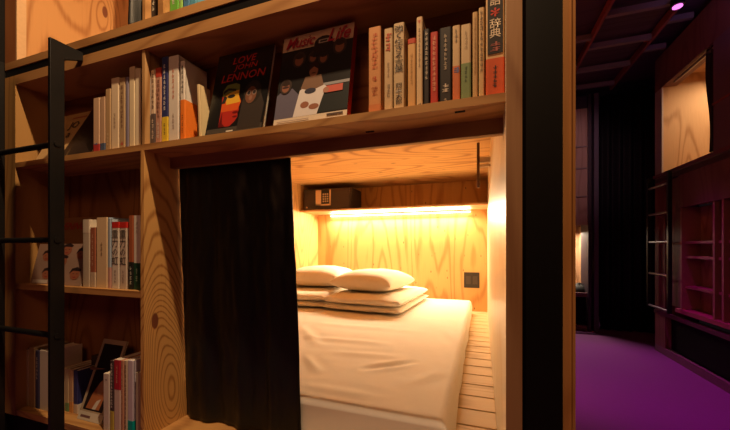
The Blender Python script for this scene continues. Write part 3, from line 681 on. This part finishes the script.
def art4(e, w_, h_):
    P, done = painter(e, w_, h_)
    P((.30, .15, .06), [(0, 0), (1, 0), (1, 1), (0, 1)]); P((.03, .015, .01), ell(.35, .60, .05, .02)); P((.06, .02, .01), [(.80, .40), (.95, .55), (.98, .50), (.9, .3)])
    done()
    text_mesh('LENNON', w_ * .30, w_ * .93, h_ * .80, h_ * .92, -.0018, 'cover_title', flat((.42, .03, .02)), e, res=2, shear=.4)
magazine('magazine', 28, 84, .90, -.150, .290, .24, .006, 'large brown magazine with a red scrawled title at the back of the middle shelf', cover=(.30, .15, .06), art=art4)
def art5(e, w_, h_):
    P, done = painter(e, w_, h_)
    P((.38, .25, .19), [(0, 0), (1, 0), (1, 1), (0, 1)]); P((.62, .55, .48), [(.04, .02), (.35, .02), (.35, .10), (.04, .10)])
    for a, b in ((.22, .72), (.55, .60), (.30, .28), (.60, .88), (.85, .30), (.90, .78)):
        P((.36, .13, .07), ell(a, b - .03, .09, .13)); P((.035, .02, .02), [(a - .11, b - .02), (a - .07, b + .1), (a + .03, b + .14), (a + .11, b + .08), (a + .08, b + .04), (a - .04, b + .05)])
        P((.03, .02, .02), ell(a - .03, b - .02, .012, .008, 8)); P((.03, .02, .02), ell(a + .04, b - .02, .012, .008, 8)); P((.3, .03, .03), ell(a, b - .10, .03, .012, 8))
    done()
magazine('magazine', 30, 80.5, .828, -.150, .165, .20, .006, 'pinkish magazine with several drawn faces in front of the brown one', cover=(.5, .36, .3), art=art5)
def art6(e, w_, h_):
    P, done = painter(e, w_, h_)
    P((.48, .38, .26), [(0, 0), (1, 0), (1, 1), (0, 1)]); P((.02, .015, .015), [(.10, .12), (.90, .12), (.90, .94), (.10, .94)])
    P((.42, .15, .06), [(.2, .14), (.75, .14), (.82, .36), (.62, .48), (.45, .45), (.3, .32)]); P((.46, .24, .14), ell(.56, .40, .14, .09)); P((.65, .58, .5), [(.45, .14), (.6, .14), (.70, .27), (.55, .24)])
    P((.66, .6, .5), [(0, 0), (1, 0), (1, .10), (0, .10)]); P((.2, .1, .1), [(.1, .03), (.5, .03), (.5, .06), (.1, .06)])
    done()
magazine('magazine', 77, 101, .838, -.665, .300, .33, .007, 'bordered magazine with an orange figure leaning back behind the small white book', cover=(.45, .35, .24), art=art6)

# ------------------------------------------------------------------ corridor
WX = 1.70
def y_at(px): return on_x(px, 0, WX)[0]
struct(MB().box(-1.2, 2.9, -1.2, 6.2, 2.22, 2.3), 'ceiling_corridor', plain('slab_dark', (.05, .05, .09), .7), 'dark slab above the corridor beams', 'ceiling')
red_wood = wood('corridor_panel', (.20, .10, .09), (.12, .05, .05), V_, 5, 2.2, 30, contrast=.6, rough=.5)
beam_w = plain('beam_paint', (.24, .20, .22), .6)
# ceiling grid of battens and boards
for x in (.55, .98, 1.51):
    tag(W(MB().box(x - .012, x + .012, .9, 4.9, 1.95, 2.02), 'ceiling_batten', plain('red_batten', (.30, .09, .08), .6)), 'long reddish batten running along the corridor ceiling', 'batten', 'long battens of the corridor ceiling')
for x0, x1, ys in ((.57, .97, (2.45, 2.95, 3.65, 4.15, 4.6)), (.99, 1.50, (2.35, 2.85, 3.34, 3.83, 4.3, 4.75)), (1.52, 1.70, (2.6, 3.1, 3.6, 4.05))):
    for y in ys:
        tag(W(MB().box(x0 + .003, x1 - .003, y - .02, y + .02, 1.953, 2.0), 'cross_batten', beam_w), 'short pale cross batten of the corridor ceiling', 'batten', 'cross battens of the corridor ceiling')
pn = wood('ceiling_panel', (.09, .06, .09), (.05, .03, .05), X_, 4, 2, 31, contrast=.6)
for i, (x0, x1) in enumerate(((.2, .54), (.57, .97), (.99, 1.50), (1.52, 1.98))):
    tag(W(MB().box(x0, x1, .9, 4.9, 2.03, 2.045), 'ceiling_board', pn), 'long dark board above the battens of the corridor ceiling', 'board', 'dark boards of the corridor ceiling')
lm = empty('ceiling_spotlight', (1.478, 3.317, 1.95), 'small glowing pink spotlight on the corridor ceiling', 'light')
W(MB().tube((1.455, 3.285, 1.90), (1.455, 3.285, 1.952), .045, 20), 'housing', black_metal, lm)
W(MB().tube((1.455, 3.285, 1.893), (1.455, 3.285, 1.8995), .032, 20), 'lens', plain('pink_lens', (1, .5, .9), emit=(1, .22, .85), es=1.6), lm)
# bunk wall along the right side of the corridor
y_end = 4.26; yo1 = 4.12; yo0 = 3.33
rb = empty('corridor_bunk_wall', (1.8, 3.5, -H), 'dark reddish wall of bunks and shelves along the right of the corridor', 'bunk bed')
W(MB().box(WX, WX + .12, 1.6, y_end, 1.60, 1.935), 'header_panel', red_wood, rb)
W(MB().box(WX, WX + .012, yo1, y_end, .70, 1.60), 'frame_post', plain('pale_post', (.42, .36, .38), .5), rb)
W(MB().box(WX - .004, WX + .06, 1.6, yo0 - .001, .74, 1.598), 'shutter_panel', plain('violet_panel', (.16, .11, .15), .6), rb)
W(MB().box(WX - .012, WX - .0045, 1.6, yo0, 1.10, 1.115), 'panel_batten', plain('red_batten'  , (.30, .09, .08)), rb)
W(MB().box(WX, WX + .12, 1.6, y_end, .655, .70).box(WX - .005, WX, 1.6, y_end, .66, .672), 'sill_board', plain('sill_dark', (.07, .03, .035), .45), rb)
W(MB().box(WX - .02, WX + .02, 1.6, y_end - .005, .705, .735), 'rail', plain('magenta_rail', (.16, .05, .08), .4), rb)
W(MB().box(WX, WX + .05, 1.6, 3.83, .36, .654), 'fascia_panel', red_wood, rb)
W(MB().box(WX + .14, WX + .16, 1.6, 4.055, -.60, .36), 'back_panel', wood('corridor_back', (.46, .27, .18), (.30, .15, .09), V_, 5, 2.4, 33, specks=6), rb)
sw = plain('corridor_shelf_wood', (.34, .14, .12), .5)
for z in (.04, -.22 + .13, -.36):
    W(MB().box(WX + .03, WX + .139, 1.6, 3.82, z - .011, z + .011), 'shelf', sw, rb)
for px in (680.5, 713, 722):
    y = y_at(px); W(MB().box(WX + .004, WX + .139, y - .011, y + .011, -.56, .358), 'divider_panel', sw, rb)
W(MB().box(WX - .01, WX + .139, 1.6, 3.86, -.60, -.565), 'bottom_shelf', plain('pink_lip', (.40, .12, .13), .35), rb)
W(MB().box(WX - .01, WX + .02, 1.6, y_end, -.68, -.645), 'lower_rail', plain('rail_dark', (.12, .05, .06), .4), rb)
W(MB().box(WX + .05, WX + .07, 1.6, y_end, -1.0, -.682), 'recess_panel', black_paint, rb)
W(MB().box(WX, WX + .03, 1.6, y_end, -H + .001, -1.0), 'kick_board', plain('kick', (.22, .10, .14), .5), rb)
W(MB().box(WX, WX + .25, 4.06, y_end, -1.0, .654), 'end_post', wood('end_post_wood', (.25, .09, .09), (.15, .05, .05), V_, 4, 3, 34, contrast=.6), rb)
W(MB().box(WX + .02, WX + .139, 3.83, 4.059, -.56, .654), 'end_panel', red_wood, rb)
# lit interior of that upper bunk
W(MB().box(WX + .013, 2.75, yo1 + .005, yo1 + .025, .70, 1.7).box(2.75, 2.77, 3.3, yo1 + .04, .70, 1.7).box(WX + .13, 2.75, 3.28, 3.3, .70, 1.7), 'lit_wall', ply_corr, rb)
W(MB().box(WX + .125, 2.77, 3.28, yo1 + .04, 1.7, 1.72), 'lit_ceiling', ply_corr, rb)
W(MB().box(WX + .125, 2.77, 3.28, yo1 + .04, .66, .70), 'lit_floor', ply_corr, rb)
ct = MB()
ct.grid(lambda u, v: (WX + .03 + .012 * math.sin(u * 14), 3.345 + (.14 + .03 * math.sin(v * 6)) * u * (1 - .25 * v), 1.62 - .86 * v), 20, 24)
tag(W(ct, 'curtain', black_cloth, smooth=True, solid=.003), 'black curtain drawn to the right side of the lit corridor bunk opening', 'curtain')
tag(W(MB().tube((WX + .03, 3.35, 1.575), (WX + .03, 3.95, 1.575), .012, 10), 'curtain_rod', plain('rod_steel', (.25, .2, .18), .3, .5, .7)), 'short metal curtain rod under the header of the lit corridor bunk', 'curtain rod')
# its ladder
cl = empty('bunk_ladder', (WX - .06, 4.0, -H), 'black ladder with pale rungs at the far end of the corridor bunk wall', 'ladder')
for y, nm in ((3.84, 'stile'), (4.24, 'stile')):
    W(MB().box(WX - .075, WX - .045, y - .015, y + .015, -.62, .71), nm, black_metal, cl)
for z in (.60, .33, .05, -.27, -.60):
    W(MB().tube((WX - .06, 3.85, z), (WX - .06, 4.235, z), .012, 10), 'rung', plain('rung_steel', (.30, .26, .27), .3, .6, .6), cl)
# end of the corridor
YE = 4.95
struct(MB().box(-.2, 2.9, 6.0, 6.1, -H, 2.2), 'wall_end', black_paint, 'black wall at the far end of the corridor', 'wall')
eb = empty('end_bunk', (1.1, 5.0, -H), 'bunk with a lit opening at the far end of the corridor beside the orange post', 'bunk bed')
ew = wood('end_bunk_wood', (.42, .28, .24), (.28, .16, .14), V_, 5, 2.4, 36, contrast=.7)
xa_, xb_, xc_ = .7, on_y(587.5, 0, YE)[0], on_y(598, 0, YE)[0]
z_t = on_y(582, 225, YE)[1]; z_b = on_y(582, 293, YE)[1]
W(MB().box(xa_, xb_, YE, YE + .04, z_t, 1.78), 'upper_panel', ew, eb)
for zz in (z_t + .36, z_t + .72, z_t + 1.0):
    W(MB().box(xa_, xb_, YE - .015, YE, zz, zz + .015), 'panel_batten', plain('grey_batten', (.25, .2, .22)), eb)
W(MB().box(xa_, xb_, YE + .001, YE + .04, 1.781, 1.94), 'top_panel', dark_wall, eb)
W(MB().box(xb_, xb_ + .035, YE - .03, YE + .3, -H, 1.945), 'post', plain('end_post_dark', (.05, .03, .05)), eb)
W(MB().box(xc_ - .05, xc_, YE - .03, YE + .3, -H, 1.945), 'post', plain('end_post_blue', (.10, .08, .13)), eb)
W(MB().box(xa_, xb_, YE + .005, YE + .05, z_b - .05, z_b), 'sill', plain('end_sill', (.20, .09, .12), .4), eb)
W(MB().box(xa_, xb_, YE + .06, YE + .08, -H, z_b - .05), 'lower_panel', black_paint, eb)
W(MB().box(xa_, xb_, YE + .005, YE + .055, -H + .001, -H + .06), 'base_board', plain('end_sill', (.20, .09, .12)), eb)
W(MB().box(xa_, xc_ - .001, 5.55, 5.57, z_b - .05, z_t + .05).box(xb_ + .04, xb_ + .06, YE + .31, 5.55, z_b, z_t), 'lit_wall', ply_corr, eb)
W(MB().box(xa_, xb_ + .03, YE + .081, 5.55, z_b - .05, z_b - .03), 'deck', ply_corr, eb)
bx = on_y(582, 0, YE + .15)[0]
bg = MB().grid(lambda u, v: (bx - .02 + .11 * math.cos(2 * math.pi * u) * math.cos(v * 1.55), YE + .19 + .09 * math.sin(2 * math.pi * u) * math.cos(v * 1.55), z_b - .029 + .13 * math.sin(v * 1.55) * (1 + .12 * math.sin(6 * u))), 20, 10)
tag(W(bg, 'bag', plain('bag_black', (.02, .018, .018), .6), smooth=True), 'small black bag lying on the sill of the far lit bunk', 'bag')
xk0, xk1 = on_y(600, 0, YE + .1)[0], 2.35
ck = MB().grid(lambda u, v: (xk0 + (xk1 - xk0) * u, YE + .1 + .03 * math.sin(u * 50) + .01 * math.sin(u * 17), 1.96 - (1.96 + H - .01) * v), 160, 4)
tag(W(ck, 'curtain', plain('far_dark_void', (.010, .008, .013), .7, .2), smooth=True, solid=.003), 'floor-length near-black curtain standing in for the dark void at the corridor end', 'curtain')  # added black sheet stands in for the unlit void past the corridor
